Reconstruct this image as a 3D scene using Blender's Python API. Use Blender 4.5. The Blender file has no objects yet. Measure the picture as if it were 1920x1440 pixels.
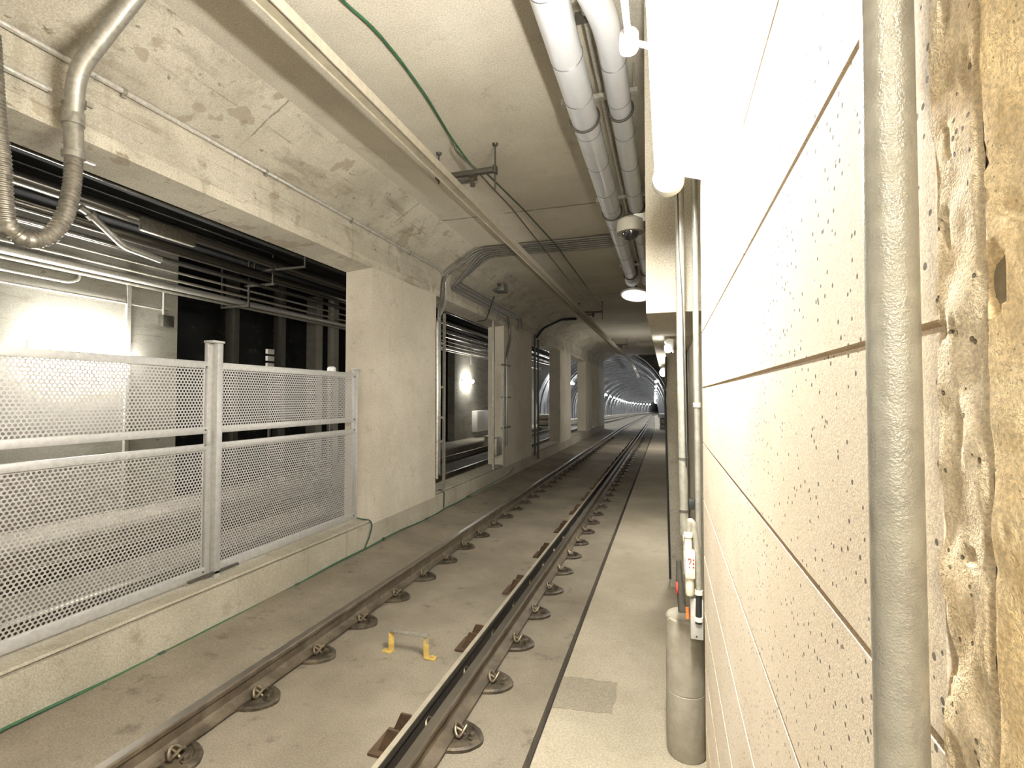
import bpy, math, random
from math import sin, cos, tan, pi, radians, sqrt, atan2
from mathutils import Vector, Matrix
random.seed(7)
C = bpy.context.scene.collection
sc = bpy.context.scene

# ------------------------------------------------------------------ camera
CAM_H, YAW, PITCH, FPX = 2.1, radians(17.5), radians(1.55), 920.0
cd = bpy.data.cameras.new('camera'); cam = bpy.data.objects.new('camera', cd); C.objects.link(cam)
cd.sensor_width = 36.0; cd.lens = FPX * 36.0 / 1920.0; cd.clip_start = 0.01; cd.clip_end = 2000
cam.location = (0, 0, CAM_H); cam.rotation_euler = (pi/2 + PITCH, 0, YAW)
sc.camera = cam
_cy, _sy, _cp, _sp = cos(YAW), sin(YAW), cos(PITCH), sin(PITCH)
_FW = (-_sy*_cp, _cy*_cp, _sp); _RT = (_cy, _sy, 0); _UP = (_sy*_sp, -_cy*_sp, _cp)

def on(x, y, X=None, Y=None, Z=None):
    """measured photo point -> point on a real plane of the tunnel"""
    a = (x-960)/FPX; b = -(y-720)/FPX
    d = [_FW[i] + a*_RT[i] + b*_UP[i] for i in range(3)]
    t = X/d[0] if X is not None else (Y/d[1] if Y is not None else (Z-CAM_H)/d[2])
    return Vector((d[0]*t, d[1]*t, CAM_H + d[2]*t))

# ------------------------------------------------------------------ materials
def new_mat(name):
    m = bpy.data.materials.new(name); m.use_nodes = True
    nt = m.node_tree; b = nt.nodes['Principled BSDF']
    return m, nt, b

class N:
    def __init__(s, nt): s.nt = nt
    def n(s, t, **k):
        o = s.nt.nodes.new(t)
        for a, v in k.items(): setattr(o, a, v)
        return o
    def l(s, a, b): s.nt.links.new(a, b)
    def math(s, op, a, b=None, c=None):
        o = s.n('ShaderNodeMath', operation=op)
        for i, v in enumerate((a, b, c)):
            if v is None: continue
            if isinstance(v, (int, float)): o.inputs[i].default_value = v
            else: s.l(v, o.inputs[i])
        return o.outputs[0]
    def noise(s, vec, scale, detail=4, rough=.55):
        o = s.n('ShaderNodeTexNoise'); o.inputs['Scale'].default_value = scale
        o.inputs['Detail'].default_value = detail; o.inputs['Roughness'].default_value = rough
        s.l(vec, o.inputs['Vector']); return o.outputs['Fac']
    def smooth(s, v, lo, hi, a=0., b=1.):
        o = s.n('ShaderNodeMapRange', interpolation_type='SMOOTHSTEP')
        for i, q in enumerate((lo, hi, a, b)): o.inputs[i+1].default_value = q
        s.l(v, o.inputs[0]); return o.outputs[0]
    def mix(s, f, a, b, mode='MIX'):
        o = s.n('ShaderNodeMix', data_type='RGBA', blend_type=mode)
        for i, v in ((0, f), (6, a), (7, b)):
            if isinstance(v, (int, float)): o.inputs[i].default_value = v
            elif isinstance(v, tuple): o.inputs[i].default_value = (*v[:3], 1)
            else: s.l(v, o.inputs[i])
        return o.outputs[2]
    def mul(s, v, k):                      # coordinate scaling
        o = s.n('ShaderNodeVectorMath', operation='MULTIPLY'); s.l(v, o.inputs[0]); o.inputs[1].default_value = k
        return o.outputs[0]

def concrete(name, c1, c2, stain=(.16,.13,.09), stain_amt=.35, boards=None, joints=None, bump=.25, pits=0.0, streak=0.0, patch=None, blob=1.0, warm=None, pitscale=70, fs=95):
    m, nt, b = new_mat(name); q = N(nt)
    P = q.n('ShaderNodeNewGeometry').outputs['Position']
    sx = q.n('ShaderNodeSeparateXYZ'); q.l(P, sx.inputs[0]); X, Y, Z = sx.outputs
    big = q.noise(P, .9*blob, 5, .6)
    col = q.mix(q.smooth(big, .34, .66), c1, c2)
    mid = q.noise(P, 4.5*blob, 6, .65)
    col = q.mix(q.math('MULTIPLY', q.smooth(mid, .56, .74), stain_amt), col, stain)
    fine = q.noise(P, fs, 3, .7)
    col = q.mix(.55, col, q.mix(q.smooth(fine, .3, .7), (.55,.55,.55), (1.28,1.28,1.28)), 'MULTIPLY')
    h = q.math('MULTIPLY', fine, .35)
    h = q.math('ADD', h, q.math('MULTIPLY', mid, .6))
    if streak:                               # water runs down the wall
        sv = q.mul(P, (9, 9, .5)); st = q.noise(sv, 1.0, 4, .6)
        col = q.mix(q.math('MULTIPLY', q.smooth(st, .55, .75), streak), col, stain)
    if patch:                                # scabbed, discoloured repairs
        pn = q.noise(q.mul(P, (1, 1.1, 1.6)), 2.3, 3, .5)
        col = q.mix(q.math('MULTIPLY', q.smooth(pn, .62, .645), .55), col, patch)
        pn2 = q.noise(q.mul(P, (2, 1.7, 3)), 3.1, 5, .7)
        col = q.mix(q.math('MULTIPLY', q.smooth(pn2, .66, .69), .6), col, stain)
    if boards:                               # board marks of the formwork: (spacing, strength)
        w = q.noise(P, 3.0, 2, .5)
        zz = q.math('ADD', Z, q.math('MULTIPLY', w, .008))
        f = q.math('FRACT', q.math('DIVIDE', zz, boards[0]))
        ln = q.smooth(q.math('ABSOLUTE', q.math('SUBTRACT', f, .5)), .0, .035, 1., 0.)
        brk = q.smooth(q.noise(q.mul(P, (3, 1.2, 8)), 2.0, 3, .6), .42, .6)
        ln = q.math('MULTIPLY', q.math('MULTIPLY', ln, brk), boards[1])
        col = q.mix(ln, col, (.1,.085,.06)); h = q.math('SUBTRACT', h, ln)
        idx = q.math('FLOOR', q.math('ADD', q.math('DIVIDE', zz, boards[0]), .5))
        wn = q.n('ShaderNodeTexWhiteNoise', noise_dimensions='1D'); q.l(idx, wn.inputs['W'])
        col = q.mix(.5, col, q.mix(wn.outputs['Value'], (.82,.82,.82), (1.12,1.12,1.1)), 'MULTIPLY')
    if boards:                               # soot smeared along the boards
        sm = q.noise(q.mul(P, (1.5, .55, 3.2)), 1.9, 6, .68)
        col = q.mix(q.math('MULTIPLY', q.smooth(sm, .52, .70), .5), col, stain)
        sp = q.noise(q.mul(P, (5, 3, 7)), 2.0, 4, .6)
        col = q.mix(q.math('MULTIPLY', q.smooth(sp, .66, .72), .65), col, tuple(x*.6 for x in stain))
    if joints:                               # day joints across: (spacing, offset along Y, slope with z)
        yy = q.math('ADD', q.math('ADD', Y, joints[1]), q.math('MULTIPLY', q.noise(P, 5, 3, .6), .05))
        f = q.math('FRACT', q.math('DIVIDE', yy, joints[0]))
        ln = q.smooth(q.math('ABSOLUTE', q.math('SUBTRACT', f, .5)), .0, .006, 1., 0.)
        brk = q.smooth(q.noise(P, 2.2, 3, .6), .4, .55)
        col = q.mix(q.math('MULTIPLY', q.math('MULTIPLY', ln, brk), .7), col, (.09,.075,.055))
    if pits:
        v = q.n('ShaderNodeTexVoronoi'); v.inputs['Scale'].default_value = pitscale; v.inputs['Randomness'].default_value = 1.0
        q.l(P, v.inputs['Vector'])
        cs = q.n('ShaderNodeSeparateColor'); q.l(v.outputs['Color'], cs.inputs[0])
        rad = q.math('MULTIPLY', q.smooth(cs.outputs[0], .35, 1.0), .24)
        pit = q.smooth(q.math('SUBTRACT', v.outputs['Distance'], rad), -.07, .01, 1., 0.)
        pit = q.math('MULTIPLY', pit, pits)
        col = q.mix(pit, col, tuple(x*.22 for x in c1)); h = q.math('SUBTRACT', h, q.math('MULTIPLY', pit, 1.6))
    if warm:
        col = q.mix(q.smooth(q.noise(P, 1.7, 3, .5), .4, .65), col, warm)
    q.l(col, b.inputs['Base Color']); b.inputs['Roughness'].default_value = .9
    b.inputs['Specular IOR Level'].default_value = .25
    bp = q.n('ShaderNodeBump'); bp.inputs['Strength'].default_value = bump; bp.inputs['Distance'].default_value = .012
    q.l(h, bp.inputs['Height']); q.l(bp.outputs[0], b.inputs['Normal'])
    return m

def metal(name, c, rough=.45, metallic=.85, var=.25, scale=18, dirt=None, dirt_amt=.5, bump=0, rvar=1.):
    m, nt, b = new_mat(name); q = N(nt)
    P = q.n('ShaderNodeNewGeometry').outputs['Position']
    n = q.noise(P, scale, 5, .6)
    col = q.mix(q.smooth(n, .3, .7), tuple(x*(1-var) for x in c), tuple(min(1, x*(1+var)) for x in c))
    if dirt:
        d = q.noise(P, scale*.4, 5, .65)
        f = q.math('MULTIPLY', q.smooth(d, .42, .65), dirt_amt)
        col = q.mix(f, col, dirt)
        q.l(q.math('MULTIPLY', q.math('SUBTRACT', 1., f), metallic), b.inputs['Metallic'])
    else: b.inputs['Metallic'].default_value = metallic
    q.l(col, b.inputs['Base Color'])
    q.l(q.smooth(n, .2, .8, rough*(1-.2*rvar), min(1, rough*(1+.25*rvar))), b.inputs['Roughness'])
    if bump:
        bp = q.n('ShaderNodeBump'); bp.inputs['Strength'].default_value = bump; bp.inputs['Distance'].default_value = .004
        q.l(q.noise(P, scale*9, 3, .6), bp.inputs['Height']); q.l(bp.outputs[0], b.inputs['Normal'])
    return m

def plain(name, c, rough=.6, metallic=0., var=.08, scale=25):
    return metal(name, c, rough, metallic, var, scale)

def glow(name, c, s):
    m, nt, b = new_mat(name)
    b.inputs['Base Color'].default_value = (.9,.9,.9,1)
    b.inputs['Emission Color'].default_value = (*c, 1); b.inputs['Emission Strength'].default_value = s
    return m

M = {}
M['wall'] = concrete('cast_concrete_wall', (.39,.355,.28), (.53,.49,.39), boards=(.205,.45), joints=(2.45,.1,0), patch=(.25,.205,.14), stain_amt=.55, streak=.28)
M['ceiling'] = concrete('cast_concrete_ceiling', (.48,.44,.355), (.57,.53,.43), stain_amt=.25, joints=(6.1,-3.7,0))
M['sill'] = concrete('sill_concrete', (.47,.425,.335), (.57,.52,.42), stain_amt=.3, streak=.12)
M['kerb'] = concrete('kerb_concrete', (.31,.28,.215), (.40,.365,.285), stain=(.15,.125,.085), stain_amt=.5, streak=.35, bump=.35)
M['floor'] = concrete('track_slab_concrete', (.175,.15,.11), (.25,.218,.163), stain=(.065,.052,.036), stain_amt=.6, bump=.35)
M['walk'] = concrete('walkway_concrete', (.30,.26,.19), (.38,.333,.25), stain=(.2,.165,.11), stain_amt=.3, bump=.3)
M['patch'] = concrete('repair_mortar', (.22,.19,.14), (.28,.245,.18), bump=.4)
M['block'] = concrete('block_wall_concrete', (.72,.61,.455), (.79,.69,.54), stain=(.62,.49,.33), stain_amt=.18, pits=1.0, bump=.22, blob=1.6, pitscale=74, fs=420)
M['block_edge'] = concrete('broken_block_edge', (.78,.61,.37), (.90,.76,.54), stain=(.34,.23,.11), stain_amt=.6, pits=.9, bump=1.0, blob=6, pitscale=120, fs=380)
M['mortar'] = concrete('mortar_render', (.86,.64,.34), (.92,.74,.46), stain=(.60,.41,.18), stain_amt=.5, bump=.6, blob=7, pits=.5, pitscale=130, fs=330)
M['cracked'] = concrete('raw_aggregate', (.17,.135,.08), (.40,.32,.2), bump=1.0, blob=9, pits=.9, pitscale=90)
M['rwall'] = concrete('far_right_wall_concrete', (.36,.33,.26), (.44,.40,.32), stain_amt=.4)
M['arch'] = concrete('lining_concrete', (.11,.11,.108), (.20,.20,.195), stain=(.05,.05,.05), stain_amt=.7, bump=.4)
M['farwall'] = concrete('far_wall_concrete', (.29,.277,.235), (.36,.343,.29), stain_amt=.3, boards=(.42,.35))
M['dark'] = concrete('near_black_concrete', (.018,.018,.018), (.03,.03,.028), bump=.2)
M['bench'] = concrete('dusty_bench', (.20,.18,.135), (.26,.235,.18), stain_amt=.5)
M['darkfloor'] = concrete('second_track_slab', (.12,.105,.08), (.17,.15,.11), stain=(.05,.04,.03), stain_amt=.5)
M['groove'] = plain('dark_groove', (.02,.018,.014), .7)  # near-black colour for the bottom of the drain slot
M['galv'] = metal('galvanised_steel', (.60,.58,.52), .42, .75, .18, 40, (.40,.36,.28), .35)
M['galvdark'] = metal('dusty_galvanised_steel', (.36,.34,.28), .5, .7, .25, 30, (.22,.19,.13), .5)
M['conduit'] = metal('old_conduit_steel', (.66,.64,.58), .32, .7, .15, 30, (.38,.35,.28), .35)
M['pipe'] = metal('grey_painted_pipe', (.40,.378,.305), .38, .45, .12, 60, (.31,.285,.205), .5, bump=.35)
M['riser'] = metal('grey_riser_steel', (.34,.325,.27), .4, .6, .12, 30, (.25,.23,.17), .4)
M['clad'] = metal('aluminium_cladding', (.82,.83,.84), .30, .5, .02, 9, rvar=.1)
M['band'] = metal('steel_band', (.25,.25,.25), .4, .8)
M['sooty'] = metal('sooty_pipe', (.22,.205,.175), .26, .85, .05, 12, rvar=.1)
M['hosepipe'] = metal('dull_elbow_steel', (.27,.255,.215), .42, .6, .2, 30, (.2,.18,.13), .4)
M['bundle'] = metal('grey_conduit_bundle', (.25,.245,.22), .34, .6, .15, 20)
M['flangeway_dark'] = plain('black_steel', (.03,.026,.02), .5)
M['flex'] = metal('flexible_steel_hose', (.23,.21,.17), .42, .7, .25, 40, (.16,.14,.1), .5)
M['fence'] = metal('galvanised_fence', (.47,.46,.43), .5, .5, .1, 25)
M['perf'] = metal('perforated_sheet', (.45,.435,.41), .5, .5, .06, 25)
M['rail'] = metal('dusty_rail_steel', (.085,.066,.043), .6, .4, .3, 14, (.14,.115,.076), .6, bump=.2)
M['railtop'] = metal('worn_rail_head', (.17,.15,.115), .36, .7, .1, 5, rvar=.2)
M['guard'] = metal('dusty_guard_rail', (.31,.275,.205), .7, .25, .15, 14, (.34,.30,.21), .6, bump=.15)
M['rust'] = metal('rusty_plate', (.085,.05,.025), .8, .3, .35, 25, (.06,.038,.02), .6, bump=.3)
M['fast'] = metal('oily_cast_iron', (.058,.047,.033), .5, .4, .4, 25, (.17,.135,.085), .5, bump=.3)
M['clip'] = metal('spring_steel', (.22,.18,.12), .45, .7, .3, 30)
M['condrail'] = metal('aluminium_conductor_rail', (.60,.54,.42), .45, .5, .12, 20, (.46,.40,.29), .4)
M['condbar'] = metal('copper_contact_wire', (.62,.55,.42), .35, .6, .1, 20)
M['black'] = plain('black_rubber', (.02,.02,.019), .45)
M['insul'] = plain('brown_insulator', (.055,.045,.03), .35)
M['dkpaint'] = metal('dark_grey_paint', (.075,.07,.055), .5, .3, .2, 30)
M['green'] = plain('green_cable_sheath', (.022,.085,.034), .5, 0, .25)
M['dkgreen'] = plain('dull_green_cable_sheath', (.03,.055,.03), .5, 0, .25)
M['yellow'] = metal('chipped_yellow_paint', (.52,.36,.09), .55, .0, .15, 20, (.26,.215,.13), .95)
M['cream'] = plain('cream_plastic', (.78,.72,.55), .45)
M['white'] = plain('white_enamel', (.85,.85,.83), .35)
M['grey'] = plain('grey_enamel', (.45,.44,.39), .45)
M['camgrey'] = plain('grey_brown_enamel', (.20,.185,.145), .5)
M['red'] = plain('red_paint', (.40,.045,.03), .5)
M['orange'] = plain('orange_plastic', (.75,.20,.04), .5)
M['standpipe'] = metal('grey_coated_standpipe', (.33,.30,.235), .7, .1, .12, 20, (.25,.22,.16), .6, bump=.2)
M['glass'] = plain('smoked_dome', (.012,.012,.012), .08)
M['cabinet'] = plain('pale_cabinet', (.55,.54,.48), .5)
M['lamp_main'] = glow('lit_lamp_diffuser', (1.0,.97,.915), 270)
M['lamp_fill'] = glow('unseen_fill_lamp', (1.0,.955,.87), 105)
M['lamp_two'] = glow('lit_lamp_second_track', (1.0,.97,.92), 65)
M['lamp_glare'] = glow('lit_near_second_track_lamp', (1.0,.97,.93), 130)
M['lamp_far'] = glow('lit_tunnel_lamp', (.92,.95,1.0), 150)
M['lamp_small'] = glow('lit_small_lamp', (1.0,.965,.92), 18)
M['lamp_mid'] = glow('lit_walkway_lamp', (1.0,.965,.92), 110)
M['lamp_dish'] = glow('lit_dish_lens', (1.0,.98,.9), .6)

# ------------------------------------------------------------------ mesh helpers
class MB:
    def __init__(s): s.v = []; s.f = []; s.mi = []; s.cur = 0
    def add(s, vs, fs):
        o = len(s.v); s.v += [tuple(p) for p in vs]; s.f += [tuple(i+o for i in f) for f in fs]; s.mi += [s.cur]*len(fs); return s
    def box(s, a, b, bev=0.0):
        (x0,y0,z0),(x1,y1,z1) = a, b
        if x0 > x1: x0, x1 = x1, x0
        if y0 > y1: y0, y1 = y1, y0
        if z0 > z1: z0, z1 = z1, z0
        if not bev:
            vs = [(x0,y0,z0),(x1,y0,z0),(x1,y1,z0),(x0,y1,z0),(x0,y0,z1),(x1,y0,z1),(x1,y1,z1),(x0,y1,z1)]
            fs = [(3,2,1,0),(4,5,6,7),(0,1,5,4),(1,2,6,5),(2,3,7,6),(3,0,4,7)]
            return s.add(vs, fs)
        c = ((x0+x1)/2, (y0+y1)/2, (z0+z1)/2)
        return s.obox(c, (x1-x0, y1-y0, z1-z0), Matrix.Identity(3), bev)
    def obox(s, c, d, R, bev=0.0):
        """oriented (bevelled) box"""
        import bmesh
        bm = bmesh.new(); bmesh.ops.create_cube(bm, size=1)
        for v in bm.verts: v.co = Vector((v.co.x*d[0], v.co.y*d[1], v.co.z*d[2]))
        if bev: bmesh.ops.bevel(bm, geom=bm.edges[:], offset=min(bev, min(d)*.45), segments=2, affect='EDGES', profile=.5)
        bm.verts.index_update(); c = Vector(c)
        vs = [R @ v.co + c for v in bm.verts]; fs = [tuple(v.index for v in f.verts) for f in bm.faces]; bm.free()
        return s.add(vs, fs)
    def tube(s, pts, r, seg=12, closed=False, caps=True):
        pts = [Vector(p) for p in pts]; n = len(pts)
        rr = r if isinstance(r, (list, tuple)) else [r]*n
        def tang(i):
            if closed: return (pts[(i+1)%n]-pts[i-1]).normalized()
            if i == 0: return (pts[1]-pts[0]).normalized()
            if i == n-1: return (pts[-1]-pts[-2]).normalized()
            return ((pts[i+1]-pts[i]).normalized() + (pts[i]-pts[i-1]).normalized()).normalized()
        t = tang(0); u = t.orthogonal().normalized(); vs = []
        for i in range(n):
            t2 = tang(i); q = t.rotation_difference(t2); u = (q @ u).normalized(); t = t2; w = t.cross(u)
            for k in range(seg):
                a = 2*pi*k/seg; vs.append(pts[i] + (u*cos(a) + w*sin(a))*rr[i])
        fs = []
        for i in range(n if closed else n-1):
            j = (i+1) % n
            for k in range(seg): fs.append((i*seg+k, i*seg+(k+1)%seg, j*seg+(k+1)%seg, j*seg+k))
        if caps and not closed: fs += [tuple(range(seg-1,-1,-1)), tuple((n-1)*seg+k for k in range(seg))]
        return s.add(vs, fs)
    def lathe(s, c, axis, prof, seg=20):
        """profile [(distance along axis, radius)]"""
        c = Vector(c); t = Vector(axis).normalized(); u = t.orthogonal().normalized(); w = t.cross(u); vs = []; fs = []
        for d, r in prof:
            for k in range(seg):
                a = 2*pi*k/seg; vs.append(c + t*d + (u*cos(a)+w*sin(a))*r)
        for i in range(len(prof)-1):
            for k in range(seg): fs.append((i*seg+k, i*seg+(k+1)%seg, (i+1)*seg+(k+1)%seg, (i+1)*seg+k))
        fs += [tuple(range(seg-1,-1,-1)), tuple((len(prof)-1)*seg+k for k in range(seg))]
        return s.add(vs, fs)
    def extrude(s, prof, frames, caps=True):
        """closed 2-D profile swept through frames (origin, right, up)"""
        n = len(prof); vs = []; fs = []
        for o, rt, up in frames:
            for a, b in prof: vs.append(o + rt*a + up*b)
        for i in range(len(frames)-1):
            for k in range(n): fs.append((i*n+k, i*n+(k+1)%n, (i+1)*n+(k+1)%n, (i+1)*n+k))
        if caps: fs += [tuple(range(n-1,-1,-1)), tuple((len(frames)-1)*n+k for k in range(n))]
        return s.add(vs, fs)
    def prism_y(s, prof, y0, y1):
        """(x, z) outline pushed along the tunnel"""
        X, Z = Vector((1,0,0)), Vector((0,0,1))
        return s.extrude(prof, [(Vector((0,y0,0)), X, Z), (Vector((0,y1,0)), X, Z)])
    def build(s, name, mat, parent=None, smooth=True, origin=None):
        me = bpy.data.meshes.new(name)
        if origin is None:
            if parent is not None: origin = worldloc(parent)
            else:
                xs, ys, zs = zip(*s.v); origin = Vector(((min(xs)+max(xs))/2, (min(ys)+max(ys))/2, min(zs)))
        origin = Vector(origin)
        me.from_pydata([tuple(Vector(p)-origin) for p in s.v], [], s.f)
        for mm in (mat if isinstance(mat, (list, tuple)) else [mat]): me.materials.append(mm)
        me.polygons.foreach_set('material_index', s.mi)
        import bmesh
        bm = bmesh.new(); bm.from_mesh(me); bmesh.ops.recalc_face_normals(bm, faces=bm.faces[:]); bm.to_mesh(me); bm.free()
        if smooth:
            me.polygons.foreach_set('use_smooth', [True]*len(me.polygons))
            me.set_sharp_from_angle(angle=radians(38))
        o = bpy.data.objects.new(name, me); C.objects.link(o)
        if parent is not None:
            o.parent = parent; o.location = origin - worldloc(parent)
        else: o.location = origin
        return o

def worldloc(o):
    v = Vector((0,0,0))
    while o is not None: v += o.location; o = o.parent
    return v
def tag(o, label, cat, group=None):
    o['label'] = label; o['category'] = cat
    if group: o['group'] = group
    return o
def thing(name, label, cat, loc, group=None):
    o = bpy.data.objects.new(name, None); C.objects.link(o); o.location = loc; o.empty_display_size = .1
    return tag(o, label, cat, group)
def struct(o): o['kind'] = 'structure'; return o
def lab(o, label): o['label'] = label; return o
def fillet(pts, r, n=6):
    pts = [Vector(p) for p in pts]; out = [pts[0]]
    for i in range(1, len(pts)-1):
        p = pts[i]; a = pts[i-1]-p; b = pts[i+1]-p
        k = min(r, a.length*.45, b.length*.45); a = p + a.normalized()*k; b = p + b.normalized()*k
        for j in range(n+1):
            t = j/n; out.append(a*(1-t)**2 + p*2*t*(1-t) + b*t*t)
    return out + [pts[-1]]
def copy_tree(o, loc, label, group=None, rotz=0):
    c = o.copy(); C.objects.link(c); c.location = loc; c['label'] = label
    c.rotation_euler = (0, 0, rotz)
    if group: c['group'] = group
    for ch in o.children:
        d = ch.copy(); C.objects.link(d); d.parent = c
        for g in ch.children:
            e = g.copy(); C.objects.link(e); e.parent = d
    return c
ORD = ['first','second','third','fourth','fifth','sixth','seventh','eighth','ninth','tenth','eleventh','twelfth','thirteenth','fourteenth','fifteenth','sixteenth','seventeenth','eighteenth','nineteenth','twentieth']
Xv, Yv, Zv = Vector((1,0,0)), Vector((0,1,0)), Vector((0,0,1))

# ------------------------------------------------------------------ track alignment (straight, then a falling bored tunnel that bends right)
S0, S_END = -4.0, 330.0
_path = []
def _mk():
    x, y, z, s = 0., S0, 0., S0
    while s <= S_END:
        t = min(1, max(0, (s-29)/8)); hd = radians(1.35)*t; g = -.0275*t
        if s > 120: hd -= (s-120)/520.0
        if s > 120: g += min(.0275, (s-120)*.00012)
        _path.append((x, y, z, hd)); x += -sin(hd); y += cos(hd); z += g; s += 1.0
_mk()
def at(s, off=0., z=0.):
    i = min(max(s-S0, 0), len(_path)-1.001); k = int(i); t = i-k; a, b = _path[k], _path[k+1]
    x, y, zz, hd = [a[j]*(1-t)+b[j]*t for j in range(4)]
    return Vector((x + cos(hd)*off, y + sin(hd)*off, zz + z)), hd
def frames(s0, s1, off=0., z=0.):
    ss = [s0] + ([s for s in range(28, 40) if s0 < s < s1]) + ([s for s in range(40, int(S_END), 5) if s0 < s < s1]) + [s1]
    out = []
    for s in ss:
        p, hd = at(s, off, z); out.append((p, Vector((cos(hd), sin(hd), 0)), Zv))
    return out

YB, YE = -3.2, 32.0            # near end and end of the box section
XL, XL2 = -3.85, -4.27         # faces of the dividing wall
XR = .175                      # near right wall
CEIL = 4.78
XF = -8.35                     # wall beyond the second track

# ------------------------------------------------------------------ setting
b = MB(); b.extrude([(-3.05,-.3),(-3.05,-.07),(-2.925,-.07),(-2.925,0),(-.80,0),(-.80,-.3)], frames(YB, 300))
struct(b.build('floor', M['floor']))
b = MB(); b.prism_y([(XL,-.3),(XL,.075),(-3.45,.03),(-3.05,0),(-3.05,-.3)], YB, YE)
struct(b.build('trim_1', M['floor']))                              # bench between left rail and dividing wall
b = MB(); b.extrude([(-.755,-.3),(-.755,.012),(.4,.012),(.4,-.3)], frames(YB, 300)); struct(b.build('trim_2', M['walk']))   # walkway
b = MB(); b.extrude([(-.80,-.3),(-.80,-.09),(-.755,-.09),(-.755,-.3)], frames(YB, 300)); struct(b.build('trim_3', M['groove']))   # drain slot

PIL = [(5.82,7.78),(11.55,14.18),(18.27,20.43),(24.42,26.62),(28.9,YE)]
b = MB()
b.prism_y([(XL,3.885),(XL2,3.85),(XL2,CEIL+.1),(-3.23,CEIL+.1),(-3.23,CEIL),(XL,4.405)], YB, YE)   # lintel with haunch
b.cur = 1
for y0, y1 in PIL: b.prism_y([(XL2,.372),(XL,.372),(XL,3.885),(XL2,3.85)], y0, y1)
b.cur = 2
b.prism_y([(XL2,-.3),(XL,-.3),(XL,.372),(XL2,.372)], YB, YE)
for (y0, y1) in zip([YB]+[q[1] for q in PIL], [q[0] for q in PIL]): b.prism_y([(XL2,.372),(XL,.372),(XL,.398),(XL-.03,.398),(XL-.03,.418),(XL-.002,.418),(XL-.008,.436),(XL2,.436)], y0, y1)
struct(b.build('wall_left', [M['wall'], M['sill'], M['kerb']], smooth=False))
b = MB(); b.box((XL2+.02, YB, CEIL), (.8, YE, CEIL+.15)); struct(b.build('ceiling', M['ceiling'], smooth=False))
b = MB(); b.box((-8.6, YB, CEIL), (XL2+.02, YE, CEIL+.15)); b.box((XL2-.004, YB, 3.9), (XL2, YE, CEIL)); struct(b.build('ceiling_second_track', M['dark'], smooth=False))  # near-black roof slab, with a thin sheet on the lintel's back

# near right wall: coursed blocks with raked joints, broken edge and render nearest the camera
zs = [0, .16, .445, .73, 1.012, 1.295, 1.578, 1.866, 2.148, 2.432, 2.732, 3.03, 3.32, 3.61, 3.9, 4.2, 4.5, CEIL]
b = MB()
for z0, z1 in zip(zs, zs[1:]):
    w = .003
    b.prism_y([(XR+.3,z0),(XR+.3,z1),(XR+.014,z1),(XR+.014,z1-w),(XR,z1-w-.0015),(XR,z0+w+.0015),(XR+.014,z0+w),(XR+.014,z0)], .40, 2.71)
struct(b.build('wall_right', M['block'], smooth=False))
def rough_sheet(y0, y1, z0, z1, x, amp, step, seed, thick=.25, keep=lambda y, z: 0):
    from mathutils import noise as mn
    ny = max(2, int((y1-y0)/step)); nz = int((z1-z0)/step/1.6); vs = []; fs = []
    for i in range(ny+1):
        for k in range(nz+1):
            y = y0+(y1-y0)*i/ny; z = z0+(z1-z0)*k/nz
            d = mn.fractal(Vector((y*38+seed, z*22, seed)), 1.0, 2.1, 5)
            vs.append((x + amp*d + keep(y, z), y, z))
    n = nz+1
    for i in range(ny):
        for k in range(nz): fs.append((i*n+k, i*n+k+1, (i+1)*n+k+1, (i+1)*n+k))
    bb = MB(); bb.add(vs, fs); bb.box((x+.03, y0, z0), (x+thick, y1, z1)); return bb
def scab(y, z):
    g = .003*max(0, (.3518-y)/.001)
    for gy, gz, ry, rz, dp in ((.397,2.144,.008,.006,.010),(.385,2.268,.004,.010,.006),(.391,2.211,.004,.012,.006),(.381,2.147,.005,.004,.008),(.373,2.002,.007,.004,.007),(.398,1.931,.006,.012,.008),(.38,2.08,.004,.02,.004),(.388,2.36,.005,.02,.005),(.365,2.30,.004,.012,.005),(.392,1.86,.006,.02,.006),(.37,1.80,.006,.01,.006)):
        q = ((y-gy)/ry)**2 + ((z-gz)/rz)**2
        if q < 1: g = max(g, dp*(1-q)**.5)
    return g
struct(rough_sheet(.3508, .402, .9, 3.6, XR, .003, .004, 3, keep=scab).build('trim_4', M['block_edge']))
def gouge(y, z):
    g = 0
    for gy, gz, ry, rz, dp in ((.339,2.167,.0085,.018,.019),(.347,2.237,.004,.004,.006),(.345,2.212,.006,.003,.005),(.345,2.006,.005,.003,.005),(.335,1.96,.004,.002,.004),(.328,2.20,.010,.003,.004),(.333,2.03,.004,.004,.004)):
        q = ((y-gy)/ry)**2 + ((z-gz)/rz)**2
        if q < 1: g = max(g, dp*(1-q)**.5)
    return g + (.003*max(0,(y-.3482)/.001))
struct(rough_sheet(.10, .3492, .9, 3.6, XR-.001, .0022, .004, 11, keep=gouge).build('trim_5', M['mortar']))
b = MB(); b.box((XR+.02, YB, 0), (XR+.3, .402, .9)); b.box((XR+.02, YB, 3.6), (XR+.3, .402, CEIL)); b.box((XR+.0, YB, .9), (XR+.3, .10, 3.6))
struct(b.build('wall_right_near', M['mortar'], smooth=False))
b = MB(); b.box((.235, 2.71, 0), (.6, YE, CEIL)); struct(b.build('wall_right_far', M['rwall'], smooth=False))
# downstand box along the right wall, its square end faces the camera
b = MB(); b.box((-.12, 3.2, 2.63), (.235, 17., CEIL)); b.box((-.02, 17., 2.9), (.235, YE, CEIL))
struct(b.build('trim_6', M['rwall'], smooth=False))
b = MB(); b.box((-1.4, 24.6, 4.62), (.235, 25.2, CEIL)); struct(b.build('trim_7', M['ceiling'], smooth=False))

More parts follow.
